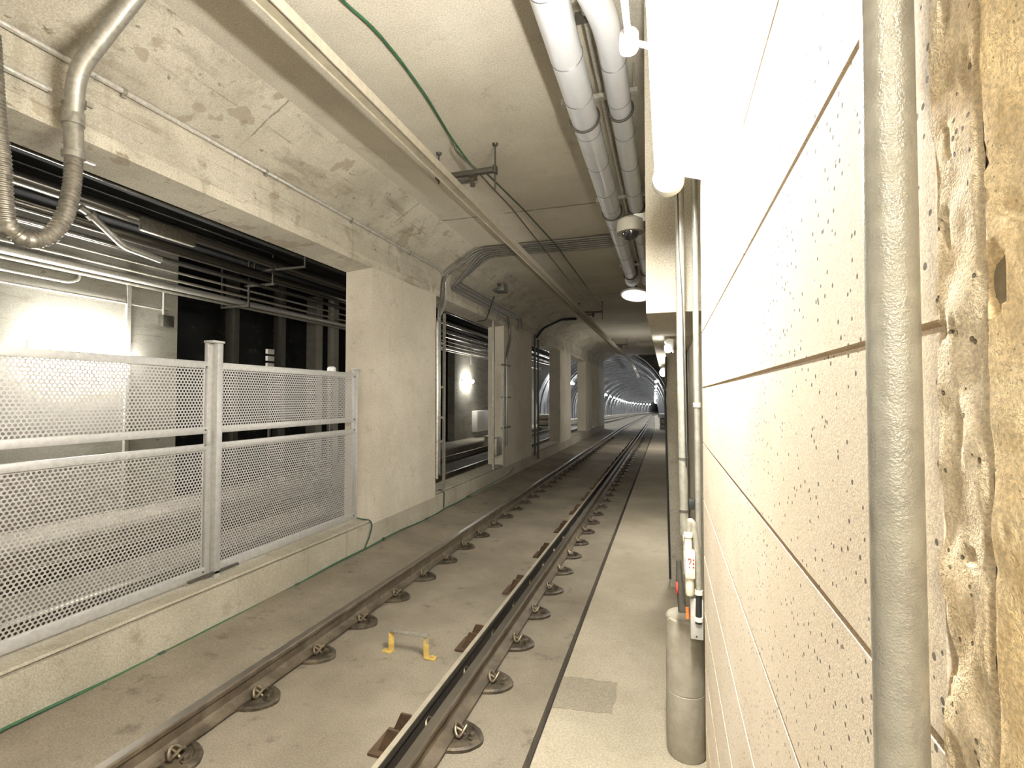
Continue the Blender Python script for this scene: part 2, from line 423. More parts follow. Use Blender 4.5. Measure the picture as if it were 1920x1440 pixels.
# second track: slab, walkway, far wall, dark side chamber
b = MB(); b.extrude([(-7.35,-.3),(-7.35,0),(XL2,0),(XL2,-.3)], frames(YB, YE)); struct(b.build('floor_second_track', M['darkfloor']))
b = MB(); b.extrude([(-7.35,-.3),(-7.35,0),(-3.05,0),(-3.05,-.3)], frames(YE, 300)); struct(b.build('floor_tunnel', M['floor']))
b = MB(); b.prism_y([(-8.6,-.3),(-8.6,.30),(-7.45,.30),(-7.40,.25),(-7.40,-.3)], YB, YE); struct(b.build('trim_8', M['bench']))
b = MB(); b.box((XF-.3, YB, 0), (XF, 6.55, CEIL)); b.box((XF, 5.66, .3), (XF+.05, 5.72, 4.1))
struct(b.build('wall_far_left', M['farwall'], smooth=False))
b = MB(); b.box((XF-.3, 18.6, 0), (XF, YE, CEIL)); struct(b.build('wall_far_right', M['farwall'], smooth=False))
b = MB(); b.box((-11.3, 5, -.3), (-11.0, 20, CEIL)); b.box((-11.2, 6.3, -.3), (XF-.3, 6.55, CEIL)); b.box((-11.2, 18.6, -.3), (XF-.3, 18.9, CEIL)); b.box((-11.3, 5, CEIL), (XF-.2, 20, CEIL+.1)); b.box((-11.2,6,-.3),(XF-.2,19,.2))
struct(b.build('wall_chamber', M['dark'], smooth=False))  # near-black colour stands in for the unlit dark of the chamber
# bored tunnel beyond the box, both tracks inside; lining rings step in and out
TC, TZ, TR = -4.06, 1.136, 4.29
b = MB(); vs = []; fs = []; s = YE; k = 0; NA = 40; rows = []
while s < 300:
    for dr in ((0, 0), (1.0, 0), (1.0, -.07), (1.25, -.07)):
        r = TR + dr[1]; row = []
        for j in range(NA+1):
            a = radians(-16) + radians(212)*j/NA
            p, hd = at(s+dr[0], TC + r*cos(a), TZ + r*sin(a)); row.append(p)
        rows.append(row)
    s += 1.25 if s < 90 else 2.5
for row in rows: vs += row
for i in range(len(rows)-1):
    for j in range(NA): fs.append((i*(NA+1)+j, i*(NA+1)+j+1, (i+1)*(NA+1)+j+1, (i+1)*(NA+1)+j))
b.add(vs, fs)
for sgn in (1, -1):                                                # side walls below springing
    pass
struct(b.build('wall_tunnel', M['arch'], smooth=False))
b = MB(); vs = []; fs = []
for j in range(NA+1):
    a = radians(-16) + radians(212)*j/NA
    for r, y in ((TR, YE-.02), (TR+3.4, YE-.02), (TR, YE+.3), (TR+3.4, YE+.3)): vs.append((TC + r*cos(a), y, TZ + r*sin(a)))
for j in range(NA):
    o = j*4; fs += [(o, o+1, o+5, o+4), (o+2, o+6, o+7, o+3), (o, o+4, o+6, o+2)]
b.add(vs, fs); struct(b.build('wall_portal', M['arch'], smooth=False))
b = MB(); b.extrude([(-8.6,-.3),(-8.6,.45),(-7.40,.45),(-7.40,-.3)], frames(YE+.3, 300)); struct(b.build('trim_9', M['rwall']))

# ------------------------------------------------------------------ rails
RP = [(-.075,0),(.075,0),(.075,.012),(.022,.03),(.010,.045),(.010,.115),(.034,.125),(.036,.15),(.030,.158),(-.030,.158),(-.036,.15),(-.034,.125),(-.010,.115),(-.010,.045),(-.022,.03),(-.075,.012)]
def rail(off, label, s0=YB, s1=300):
    p0 = at(s0, off, .03)[0]
    t = thing('running_rail', label, 'rail', p0)
    q = MB(); q.extrude(RP, frames(s0, s1, off, .028)); q.build('rail_body', M['rail'], t)
    q = MB(); q.extrude([(-.030,.1575),(-.027,.1605),(.027,.1605),(.030,.1575)], frames(s0, s1, off, .028)); lab(q.build('running_surface', M['railtop'], t), 'polished rail head')
    return t
XRL, XRR = -2.81, -1.325
rail(XRL, 'left running rail of the near track, along the concrete bench')
rail(XRR, 'right running rail of the near track, beside the guard rail')
rail(-5.31, 'nearer rail of the second track behind the pillars')
rail(-6.79, 'farther rail of the second track behind the pillars')
t = thing('guard_rail', 'dusty flat-topped guard rail close inside the right running rail', 'rail', at(YB, -1.45, .03)[0])
q = MB(); q.extrude([(-.075,0),(-.055,0),(-.020,.10),(-.020,.152),(-.016,.160),(.014,.160),(.018,.152),(.018,.118),(-.002,.112),(-.012,.04),(-.010,.012),(.010,.012),(.010,0)], frames(YB, 200, -1.456, .028)); q.build('rail_body', M['guard'], t)
q = MB(); q.extrude([(.0165,.118),(.0205,.118),(.0205,.150),(.0165,.158)], frames(YB, 200, -1.456, .028)); q.extrude([(-.002,.02),(.004,.02),(.004,.112),(-.002,.112)], frames(YB, 200, -1.456, .028)); lab(q.build('flangeway_face', M['flangeway_dark'], t), 'dark inner face of the guard rail')  # near-black strips along the flangeway side of the guard rail

# fastenings: round-ended base plate, spring clips and bolts on both sides of the foot
def make_fastener():
    t = thing('rail_fastener', 'x', 'rail fastener', (0,0,0))
    q = MB(); prof = []
    n = 28; top = []; R = []
    for sc_, z in ((1,0), (1,.018), (.93,.028), (.80,.028), (.76,.020)):
        R.append([(sc_*.245*cos(2*pi*k/n), sc_*.135*sin(2*pi*k/n)*(1.12 if abs(cos(2*pi*k/n)) < .8 else 1), z) for k in range(n)])
    vs = sum(R, []); fs = []
    for i in range(len(R)-1):
        for k in range(n): fs.append((i*n+k, i*n+(k+1)%n, (i+1)*n+(k+1)%n, (i+1)*n+k))
    fs += [tuple(range(n-1,-1,-1)), tuple((len(R)-1)*n+k for k in range(n))]
    q.add(vs, fs); q.build('base_plate', M['fast'], t, origin=(0,0,0))
    for sg in (1, -1):
        q = MB(); q.tube([(sg*.10 + sg*.035*cos(a), .055*sin(a)*.8, .062 + .022*cos(a*2)) for a in [2*pi*i/14 for i in range(14)]], .0095, 8, closed=True)
        q.tube([(sg*.066, .0, .062), (sg*.10, 0, .05), (sg*.125, .0, .03)], .008, 8)
        q.build('spring_clip', M['clip'], t, origin=(0,0,0))
        q = MB(); q.lathe((sg*.175, 0, .02), (0,0,1), [(0,.030),(.010,.030),(.012,.019),(.032,.019),(.036,.012)], 6); q.build('bolt', M['fast'], t, origin=(0,0,0))
    return t
proto = make_fastener(); first = True
for off, side, y0 in ((XRR, 'right', 2.84), (XRL, 'left', 2.17)):
    for k in range(40):
        y = y0 + .606*k
        if y > 27: break
        if k < 20: l = f'dark oval fastener under the {side} running rail, {ORD[k]} from the near end'; g = f'fasteners of the {side} running rail'
        else: l = f'small far fastener under the {side} running rail, merging into the distance'; g = f'far fasteners of the {side} running rail'
        if first: proto.location = (off, y, .001); proto['label'] = l; proto['group'] = g; first = False
        else: copy_tree(proto, (off, y, .001), l, g)

# guard-rail brackets: two rusty gusset plates each
def make_bracket():
    t = thing('guard_rail_bracket', 'x', 'bracket', (0,0,0))
    for dy in (-.075, .075):
        q = MB(); q.extrude([(0,0),(.15,0),(.15,.125),(.125,.15),(.06,.15),(0,.02)], [(Vector((-.15,dy-.007,0)),Xv,Zv),(Vector((-.15,dy+.007,0)),Xv,Zv)]); q.build('gusset_plate', M['rust'], t, origin=(0,0,0))
    q = MB(); q.box((-.20,-.12,0),(.0,.12,.016)); q.build('foot_plate', M['rust'], t, origin=(0,0,0))
    return t
proto = make_bracket()
for k in range(18):
    y = 2.66 + 1.24*k
    l = f'rusty brown guard rail bracket, {ORD[k]} from the near end'
    if k == 0: proto.location = (-1.49, y, .002); proto['label'] = l; proto['group'] = 'guard rail brackets'
    else: copy_tree(proto, (-1.49, y, .002), l, 'guard rail brackets')

# yellow stand between the rails
p = on(767, 1228, Z=0)
t = thing('track_marker_stand', 'chipped yellow steel hoop standing on the slab between the rails', 'stand', (p.x, p.y, 0))
x0, x1, y = p.x-.165, p.x+.155, p.y
q = MB(); q.obox((x0, y, .085), (.045,.012,.17), Matrix.Rotation(radians(35),3,'Z'), .003); q.build('leg', M['yellow'], t)
q = MB(); q.obox((x1, y, .085), (.045,.012,.17), Matrix.Rotation(radians(35),3,'Z'), .003); q.build('leg', M['yellow'], t)
q = MB(); q.box((x0-.015,y-.022,.168),(x1+.015,y+.022,.18),.004); lab(q.build('crossbar', M['galvdark'], t), 'scuffed crossbar worn to grey')
q = MB(); q.box((x0-.075,y-.03,0),(x0+.01,y+.03,.012),.003); q.build('foot', M['yellow'], t)
q = MB(); q.box((x1-.01,y-.03,0),(x1+.085,y+.03,.012),.003); q.lathe((x1+.055,y,.012),(0,0,1),[(0,.014),(.012,.014),(.016,.008)],6); q.build('foot', M['yellow'], t)
# repair patch let into the walkway
q = MB(); ys0, ys1 = 3.29, 3.67; n = 14; pts = []
for i in range(n+1): pts.append((-.755 + .395*i/n, ys0 + .05*i/n + random.uniform(-.008,.008)))
for i in range(1, 6): pts.append((-.36 + random.uniform(-.012,.012), ys0+.05+(ys1-ys0)*i/6))
for i in range(n+1): pts.append((-.36 - .395*i/n, ys1 + .04 - .03*i/n + random.uniform(-.008,.008)))
q.extrude(pts, [(Vector((0,0,-.05)),Xv,Yv),(Vector((0,0,.0145)),Xv,Yv)])
tag(q.build('mortar_patch', M['patch'], smooth=False), 'dark grey square mortar patch in the walkway beside the drain slot', 'patch')

# ------------------------------------------------------------------ fence in the first opening
FX = -4.06
FZ0, FZ1 = .455, 2.42
fence = thing('mesh_fence', 'galvanised perforated sheet fence standing in the first opening', 'fence', (FX, 3.5, .432))
def perf(y0, y1, z0, z1, name):
    p = .0305; hr = .0113; dz = p*.866; vs = {}; V = []; F = []
    ny = int((y1-y0)/p); nz = int((z1-z0)/dz)
    my = (y1-y0-ny*p)/2; mz = (z1-z0-nz*dz)/2
    def vid(y, z):
        k = (round(y*2e4), round(z*2e4))
        if k not in vs: vs[k] = len(V); V.append((FX, y, z))
        return vs[k]
    R = p/sqrt(3)
    for j in range(nz):
        for i in range(ny - (j % 2)):
            cy_ = y0 + my + p*(i+.5) + (p/2 if j % 2 else 0); cz_ = z0 + mz + dz*(j+.5)
            o = []; n = []
            for a in range(6):
                an = radians(30+60*a)
                o.append(vid(cy_+R*cos(an), cz_+R*sin(an)))
                V.append((FX, cy_+hr*cos(an), cz_+hr*sin(an))); n.append(len(V)-1)
            for a in range(6): F.append((o[a], o[(a+1)%6], n[(a+1)%6], n[a]))
    # blank margin strips
    m = .012
    for a0, a1, c0, c1 in ((y0,y1,z0,z0+mz+.004),(y0,y1,z1-mz-.004,z1),(y0,y0+my+m,z0,z1),(y1-my-m,y1,z0,z1)):
        o = len(V); V += [(FX-.001,a0,c0),(FX-.001,a1,c0),(FX-.001,a1,c1),(FX-.001,a0,c1)]; F.append((o,o+1,o+2,o+3))
    me = bpy.data.meshes.new(name); L = worldloc(fence); me.from_pydata([tuple(Vector(v)-L) for v in V], [], F); me.materials.append(M['perf'])
    ob = bpy.data.objects.new(name, me); C.objects.link(ob); ob.parent = fence
    md = ob.modifiers.new('thickness', 'SOLIDIFY'); md.thickness = .002; md.offset = 0
    return ob
def post(y, z1, label=None, end=False):
    q = MB(); w = .032 if end else .05
    if end:
        q.box((FX-.03,y-w/2,.432),(FX+.045,y+w/2,z1),.003)
    else:
        q.box((FX-.02,y-.002,.36),(FX+.075,y+.058,z1),.004)               # square tube
        q.box((FX-.03,y-.052,.432),(FX+.012,y+.0,z1),.003)                # set-back flange
        q.box((FX+.0,y-.060,1.66),(FX+.030,y-.02,1.80),.002)
    pr = q.build('post', M['fence'], fence)
    q = MB(); q.box((FX-.035,y-(.06 if not end else .03),z1),(FX+.085,y+(.068 if not end else .03),z1+.022),.005); q.build('post_cap', M['fence'], pr)
    q = MB()
    for z in (2.38, 1.80, 1.66, .51):
        for dy in ((-.075, .075) if not end else (-.03,)):
            q.lathe((FX+.022, y+dy, z), (1,0,0), [(0,.009),(.006,.009),(.008,.005)], 8)
    q.build('bolts', M['dkpaint'], pr)
    return pr
bays = [(3.62, 5.70), (1.32, 3.46)]
for y in (5.735,): post(y, 2.47, end=True)
for y in (3.53, 1.25): post(y, 2.605)
for y0, y1 in bays:
    perf(y0, y1, 1.82, 2.385, 'upper_panel'); perf(y0, y1, .52, 1.63, 'lower_panel')
    for z0, z1 in ((2.365,2.43),(1.765,1.828),(1.612,1.672),(.462,.545)):
        q = MB(); q.box((FX-.012,y0-.03,z0),(FX+.022,y1+.02,z1),.003); q.build('rail_bar', M['fence'], fence)
q = MB(); q.box((FX+.05,3.28,.47),(FX+.075,3.80,.492)); lab(q.build('foot_bar', M['dkpaint'], fence), 'dark loose bar across the post foot')
# ------------------------------------------------------------------ conduits, hoses and cables on the left wall
def run(name, label, cat, pts, r, mat, rad=.1, seg=12, group=None, clips=None, clipmat=None):
    q = MB(); pp = fillet(pts, rad) if rad else pts; q.tube(pp, r, seg)
    if not clips: return tag(q.build(name, mat), label, cat, group)
    t = thing(name, label, cat, Vector(pts[0]), group); q.build('tube', mat, t)
    for c, d in clips:
        k = MB(); k.lathe(Vector(c)-Vector(d).normalized()*.015, d, [(0,r+.002),(0,r+.006),(.03,r+.006),(.03,r+.002)], 12)
        nd = Vector(d).normalized(); side = nd.cross(Xv)
        if side.length > .1: k.obox(Vector(c)+side.normalized()*(r+.012), (.012,.03,.03), Matrix.Identity(3))
        k.build('clip', clipmat or M['galvdark'], t)
    return t
def W(x, y, X=-3.82): return on(x, y, X=X)
hp = [W(0,42), W(824,497), W(836,522), W(836,568), W(820,605), W(820,898)]
hp = [Vector((-3.825, p.y, min(p.z, 4.368))) for p in hp]; hp[0].y = .8; hp[0].z = hp[1].z
run('conduit', 'thin bright conduit running the length of the haunch then down past the second opening', 'conduit', hp, .021, M['conduit'], .12, clips=[((-3.825, y, hp[1].z), (0,1,0)) for y in (2.55, 3.9, 5.3, 6.8)])
zz = W(0,120).z; zz = min(zz, 4.36)
run('conduit', 'short thin conduit ending behind the flexible hose elbow', 'conduit', [(-3.825,.8,zz),(-3.825,2.1,zz-.005)], .021, M['conduit'], 0)
# steel elbow pipe with flexible hose hanging in a loop
t = thing('flexible_conduit', 'thick grey elbow pipe with ribbed flexible hose looped below it', 'conduit', (-3.6, 2.1, 3.0))
pts = [(-3.05, 2.90, 4.95), (-3.42, 2.42, 4.72), (-3.62, 2.16, 4.32), (-3.64, 2.10, 4.10), (-3.64, 2.08, 3.70)]
q = MB(); EP = [on(262,-18,Z=4.74), on(144,132,X=-3.62), on(137,215,X=-3.70), on(139,262,X=-3.70)]; q.tube(fillet([EP[0]+(EP[0]-EP[1]).normalized()*.12,*EP], .28, 10), .052, 18); q.build('elbow_pipe', M['hosepipe'], t)
for py, r, h in ((190,.066,.06),(222,.060,.10),(292,.064,.05)):
    c = on(138, py, X=-3.70); q = MB(); q.lathe((c.x,c.y,c.z-h/2), (0,0,1), [(0,r-.008),(.006,r),(h-.006,r),(h,r-.008)], 20)
    if py == 190: q.obox((c.x+.05,c.y+.06,c.z),(.02,.04,.03),Matrix.Identity(3))
    if py == 292: q.obox((c.x+.04,c.y+.07,c.z-.02),(.03,.06,.012),Matrix.Identity(3))
    q.build('coupling', M['hosepipe'], t)
q = MB(); q.tube([EP[-1], on(139,296,X=-3.70)], .052, 18); q.build('sleeve', M['hosepipe'], t)
HX = -3.68
path = fillet([on(139,290,X=-3.70), on(136,350,X=HX), on(122,408,X=HX), on(92,447,X=HX), on(45,452,X=HX), on(12,425,X=HX), on(5,370,X=HX), on(2,300,X=HX), on(-8,230,X=HX), on(-20,60,X=HX)], .12, 8)
dense = []; rr = []
for a, c in zip(path, path[1:]):
    n = max(1, int((c-a).length/.0055))
    for i in range(n): dense.append(a.lerp(c, i/n))
rr = [.050 if (i//2) % 2 else .0435 for i in range(len(dense))]
q = MB(); q.tube(dense, rr, 16); lab(q.build('hose', M['flex'], t), 'ribbed flexible steel hose')

# conduit bundle crossing the ceiling, bending down the haunch
CE = CEIL-.035
for k, (dy, kind) in enumerate(((0,'a'),(.10,'a'),(.22,'b'),(.33,'b'),(.44,'b'),(.55,'b'))):
    y = 8.08 + dy; pts = [(-.66, y, CE), (-3.12, y, CE)]
    if kind == 'a':
        pts += [(-3.28, y-.02, CE-.06), (-3.81, y-.02-.08*k, 4.30), (-3.815, 7.99-.07*(1-k)+.03, 4.15), (-3.815, 8.0-.06*(1-k)+.02, 3.93), (-3.815, 7.86-.06*(1-k), 3.66), (-3.815, 7.86-.06*(1-k), .75)]
        if k == 0: lb = 'steel conduit crossing the ceiling and dropping beside the second pillar opening, outermost of the bundle'
        else: lb = 'steel conduit crossing the ceiling and dropping beside the opening, second in the bundle'
    else:
        j = k-2; zt = 4.28 - .055*j
        zt = 4.12 + .07*j
        pts += [(-3.28, y, CE-.07), (-3.815, y+.05, zt)]
        if j < 2: pts += [(-3.815, 11.7+.06*j, zt-.02), (-3.815, 11.9+.06*j, zt-.25), (-3.815, 11.9+.06*j, 3.55), (-3.815, 11.62+.06*j, 3.12), (-3.815, 11.62+.06*j, .9)]
        else: pts += [(-3.815, 12.6+.25*(j-2), zt-.01), (-3.815, 12.75+.25*(j-2), zt-.12), (-3.815, 12.75+.25*(j-2), zt-.35)]
        lb = ['steel conduit turning along the wall and down the third pillar, lowest of its bundle',
              'steel conduit turning along the wall and down the third pillar, just above the lowest',
              'steel conduit turning along the wall to a short stub end, second from the top',
              'steel conduit turning along the wall to a short stub end, topmost of its bundle'][j]
    run('bundle_conduit', lb, 'conduit', pts, .021, M['bundle'], .10, 10, 'conduits crossing the ceiling in one bundle')
# loudspeaker / junction box on the wall above the bundle
HBX = -3.53
p = on(941, 537, X=HBX)
t = thing('junction_box', 'small dark box with cable gland on the haunch above the conduit bundle', 'junction box', (HBX, p.y, p.z-.1))
q = MB(); q.box((HBX-.16,p.y-.17,p.z-.13),(HBX+.10,p.y+.17,p.z+.10),.012); q.build('case', M['bundle'], t)
q = MB(); q.lathe((HBX,p.y-.16,p.z+.0),(0,-1,0),[(0,.04),(.06,.04),(.07,.025),(.14,.025)],12); q.build('gland', M['dkpaint'], t)
run('cable', 'thin black cable dropping from the conduit bundle to the second lintel', 'cable', [W(928,552,-3.80), W(918,580,-3.80), W(912,600,-3.80), W(895,603,-3.84)], .012, M['black'], .1, 8)
# upright strut frame in the second opening
t = thing('cable_ladder', 'upright green-grey strut at the near side of the second opening with side clips', 'cable ladder', (-3.79, 7.95, .43))
q = MB(); q.box((-3.81,7.965,.44),(-3.77,8.01,3.60)); q.build('strut', M['galvdark'], t)
for z in (3.06, 2.28, 1.74, 1.32):
    q = MB(); q.box((-3.84,7.78,z-.02),(-3.80,8.02,z+.02)); q.build('clip_arm', M['galvdark'], t)
t = thing('cable_ladder', 'pair of dark upright struts at the far side of the second opening', 'cable ladder', (-3.79, 10.9, .43))
q = MB(); q.box((-3.82,10.60,.44),(-3.78,10.67,3.86)); q.build('strut', M['galvdark'], t)
q = MB(); q.box((-3.82,11.30,.44),(-3.78,11.36,2.7)); q.build('strut', M['galvdark'], t)
for z in (2.9, 2.1, 1.35):
    q = MB(); q.box((-3.84,11.3,z-.018),(-3.80,11.95,z+.018)); q.build('clip_arm', M['dkpaint'], t)
p = on(935, 835, X=-3.78)
q = MB(); q.box((-3.84,p.y-.30,p.z-.24),(-3.72,p.y+.12,p.z+.2),.05); tag(q.build('pull_box', M['galvdark']), 'small rounded grey pull box low on the far jamb of the second opening', 'box')
# pipes and cable at the third opening
run('conduit', 'nearer of two dark upright pipes at the third opening', 'conduit', [(-3.80,14.35,4.0),(-3.80,14.35,.35)], .03, M['dkpaint'], 0)
run('conduit', 'farther of two dark upright pipes at the third opening', 'conduit', [(-3.80,14.75,3.9),(-3.80,14.75,.2)], .03, M['dkpaint'], 0)
run('cable', 'thick black cable arching from the ceiling to the pipes at the third opening', 'cable', [(-2.9,16.4,CEIL-.03),(-3.3,16.1,4.70),(-3.74,15.2,4.30),(-3.80,14.6,3.95)], .045, M['black'], .2)
# green cable on the ledge, with droppers
pts = []
y = 1.0
while y < 11.8:
    pts.append((XL+.016, y, .082 + .018*sin(y*1.3) + .008*sin(y*4.1) + (.03 if y > 8 else 0))); y += .4
pts += [(XL+.016,12.0,.16),(XL+.016,12.3,.25)]
t = thing('ground_cable', 'thin green cable lying along the foot of the left wall', 'cable', (XL, 1, .06))
q = MB(); q.tube(fillet(pts,.1,3), .0105, 8); q.build('sheath', M['green'], t)
for y in (2.9, 4.4, 6.1, 7.4, 9.2):
    q = MB(); q.lathe((XL+.016,y,.082+.018*sin(y*1.3)+.008*sin(y*4.1)+(.03 if y>8 else 0)),(0,1,0),[(0,.014),(0,.02),(.05,.02),(.05,.014)],10); q.build('cable_tie', M['dkgreen'], t)
run('bonding_cable', 'short green cable hanging from the fence end to the wall cable', 'cable', [(FX+.05,5.74,.47),(-3.93,5.78,.445),(-3.84,5.80,.44),(-3.826,5.83,.36),(-3.826,5.76,.22),(-3.828,5.66,.10)], .010, M['dkgreen'], .06, 8)
run('bonding_cable', 'short dark cable dropping from the second sill to the wall cable', 'cable', [(-3.90,8.0,.45),(-3.84,8.06,.44),(-3.83,8.10,.38),(-3.83,8.08,.12)], .010, M['dkgreen'], .04, 8)

# ------------------------------------------------------------------ overhead conductor rail and hangers
zc, xc = 4.34, -2.165
t = thing('conductor_rail', 'long tan overhead conductor rail hung below the ceiling over the track', 'overhead rail', (xc, 0, zc))
q = MB(); q.extrude([(-.056,.075),(-.02,.085),(-.02,.10),(.02,.10),(.02,.085),(.056,.075),(.056,0),(.046,0),(.046,.022),(-.046,.022),(-.046,0),(-.056,0)], frames(YB, 48, xc, zc)); q.build('profile', M['condrail'], t)
q = MB(); q.extrude([(-.043,.014),(.043,.014),(.043,.024),(-.043,.024)], frames(YB, 48, xc, zc)); lab(q.build('insert', M['guard'], t), 'dull recessed strip between the two lips')
def make_hanger():
    t = thing('rail_hanger', 'x', 'hanger', (0,0,0))
    q = MB(); q.box((-.33,-.03,.14),(.36,.03,.19),.004); q.box((.34,-.036,.12),(.372,.036,.205),.004); q.build('crossarm', M['dkpaint'], t, origin=(0,0,0))
    for x in (.355, -.30):
        q = MB(); q.tube([(x,0,-.06 if x > 0 else .1),(x,0,CEIL-zc)], .009, 8); q.lathe((x,0,CEIL-zc-.02),(0,0,1),[(0,.025),(.02,.035)],10); q.build('rod', M['dkpaint'], t, origin=(0,0,0))
    q = MB(); q.lathe((.10,0,.14),(0,0,-1),[(0,.03),(.015,.055),(.03,.03),(.045,.055),(.06,.03),(.075,.05),(.095,.028),(.12,.028)],16); q.build('insulator', M['insul'], t, origin=(0,0,0))
    q = MB(); q.box((-.06,-.04,.075),(.13,.04,.105),.004); q.build('clamp', M['dkpaint'], t, origin=(0,0,0))
    return t
proto = make_hanger()
for k, y in enumerate((4.83, 13.85, 22.9)):
    l = ['nearest dark crossarm hanger of the overhead conductor rail', 'middle crossarm hanger of the overhead conductor rail', 'farthest crossarm hanger of the overhead conductor rail near the tunnel portal'][k]
    if k == 0: proto.location = (xc+.1, y, zc); proto['label'] = l; proto['group'] = 'conductor rail hangers'
    else: copy_tree(proto, (xc+.1, y, zc), l, 'conductor rail hangers')
gp = [(-2.04,2.2,CE+.015)] + [tuple(on(x,y,Z=CE+.015)) for x, y in ((640,0),(700,52),(750,112),(800,182),(848,262))] + [tuple(on(882,308,Z=4.62)), tuple(on(898,322,Z=4.54))]
run('feeder_cable', 'green cable clipped along the ceiling to the nearest hanger', 'cable', gp, .011, M['green'], .1, 8)
run('feeder_cable', 'short dark branch cable looping beside the green ceiling cable', 'cable', [on(851,268,Z=4.72), on(855,282,Z=4.66), on(868,296,Z=4.62), on(893,320,Z=4.53)], .012, M['dkpaint'], .05, 8)
run('tie_wire', 'left of two thin wires running on from the nearest hanger', 'wire', [(-1.90,4.9,4.50),(-1.95,6.2,4.62),(-1.98,13.8,4.56)], .008, M['dkpaint'], .2, 6)
run('tie_wire', 'right of two thin wires running on from the nearest hanger', 'wire', [(-1.84,4.9,4.52),(-1.84,6.4,4.66),(-1.80,8.2,4.72),(-1.70,13.8,4.60)], .010, M['dkgreen'], .2, 6)

# ------------------------------------------------------------------ insulated pipes under the ceiling, right
def ins_pipe(label, x, z, r, y0, y1, bands, extra=None):
    t = thing('insulated_pipe', label, 'pipe', (x, y0, z))
    q = MB(); pts = [(x,y0,z),(x,y1-.3,z),(x,y1,z),(x,y1+.02,CEIL)]
    if extra: pts = extra + pts[1:]
    q.tube(fillet(pts, .22, 8), r, 28); q.build('cladding', M['clad'], t)
    for y in bands:
        q = MB(); q.tube([(x+(r+.001)*cos(2*pi*i/28), y, z+(r+.001)*sin(2*pi*i/28)) for i in range(28)], .0035, 6, closed=True); q.build('band', M['band'], t)
    q = MB(); q.lathe((x,y1-.32,z),(0,1,0),[(0,r),(0,r+.03),(.05,r+.03),(.05,r)],24); q.build('flange', M['clad'], t)
    return t
p1x, p1z, p1r = -.626, 4.40, .109
p2x, p2z, p2r = -.335, 4.42, .088
bd = [2.05, 2.6, 3.2, 3.65, 4.15, 4.75, 5.4, 5.9, 6.5, 7.2, 8, 8.9]
ins_pipe('left and thicker of the two silver clad pipes under the ceiling', p1x, p1z, p1r, YB, 10.1, bd)
ins_pipe('right and thinner silver clad pipe under the ceiling, with an offset bend', p2x, p2z, p2r, YB, 10.3, [y+.17 for y in bd[2:]], [(-.52,YB,p2z),(-.52,2.2,p2z),(p2x,3.0,p2z),(p2x,4,p2z)])
for x, z, l in ((-.49,4.62,'left thin conduit between the two silver ceiling pipes'),(-.44,4.66,'right thin conduit between the two silver ceiling pipes')):
    run('conduit', l, 'conduit', [(x,YB,z),(x,9.8,z)], .022, M['galv'], 0)
def pipe_hanger(y, label):
    t = thing('pipe_hanger', label, 'pipe hanger', (-.48, y, 4.4), 'pipe hangers')
    q = MB(); q.box((-.80,y-.02,4.535),(-.20,y+.02,4.575)); q.box((-.82,y-.024,4.53),(-.78,y+.024,4.58)); q.build('strut', M['galv'], t)
    for x, z, r in ((p1x,p1z,p1r),(p2x,p2z,p2r)):
        q = MB(); q.tube([(x+(r+.008)*cos(2*pi*i/28), y, z+(r+.008)*sin(2*pi*i/28)) for i in range(28)], .011, 8, closed=True); q.build('clamp_ring', M['dkpaint'], t)
    for x in (-.76, -.46, -.23):
        q = MB(); q.tube([(x,y,4.55),(x,y,CEIL)], .008, 8); q.build('rod', M['galv'], t)
for y, l in ((3.98,'nearest strut hanger clamping both silver ceiling pipes'),(6.1,'middle strut hanger clamping both silver ceiling pipes'),(9.3,'farthest strut hanger clamping both silver ceiling pipes')): pipe_hanger(y, l)
q = MB(); q.box((-.56,3.15,4.58),(-.38,3.19,4.64)); tag(q.build('conduit_strap', M['dkpaint']), 'dark strap holding the two thin conduits between the silver pipes', 'strap')
# lamp feed conduit with round box
t = thing('lamp_feed', 'pale conduit with round box feeding the wall lamp', 'conduit', (-.12, 1.8, 3.4))
q = MB(); q.tube([(-.122,YB,3.395),(-.122,1.80,3.395)], .012, 12); q.build('tube', M['white'], t)
q = MB(); q.lathe((-.122,1.80,3.36),(0,0,1),[(0,.03),(.01,.036),(.06,.036),(.07,.03)],20); q.build('round_box', M['white'], t)
q = MB(); q.tube([(-.09,1.81,3.39),(.03,1.81,3.33)], .010, 10); q.build('arm', M['white'], t)

# dome camera and dish lamp on the side of the downstand
t = thing('dome_camera', 'grey dome camera with black lens dome under the silver pipes', 'camera', (-.26, 3.55, 3.2))
c = on(1182, 425, Y=3.5)
t.location = (c.x, 3.5, c.z)
q = MB(); q.lathe((c.x,3.5,c.z-.045),(0,0,1),[(0,.070),(0,.092),(.025,.098),(.085,.090),(.11,.05)],28); q.build('housing', M['camgrey'], t)
q = MB(); q.lathe((c.x,3.5,c.z-.04),(0,0,-1),[(0,.060),(.02,.058),(.04,.045),(.052,.025),(.056,.006)],24); lab(q.build('dome', M['glass'], t), 'glossy black dome')
q = MB(); q.box((c.x+.02,3.47,c.z+.02),(-.12,3.53,c.z+.08),.006); q.build('arm', M['grey'], t)
c = on(1192, 552, Y=9.9)
t = thing('dish_lamp', 'round white dish lamp under the pipe elbows beside the downstand', 'lamp', (c.x, 9.9, c.z))
q = MB(); q.lathe((c.x,9.9,c.z),(-.1,-.25,-1),[(-.12,.05),(-.10,.12),(.0,.29),(.02,.30),(.03,.29)],28); q.build('dish', M['white'], t)
q = MB(); q.lathe((c.x,9.9,c.z),(-.1,-.25,-1),[(.0,.27),(.034,.27),(.06,.18),(.07,.02)],28); lab(q.build('lens', M['lamp_dish'], t), 'bright white lens')
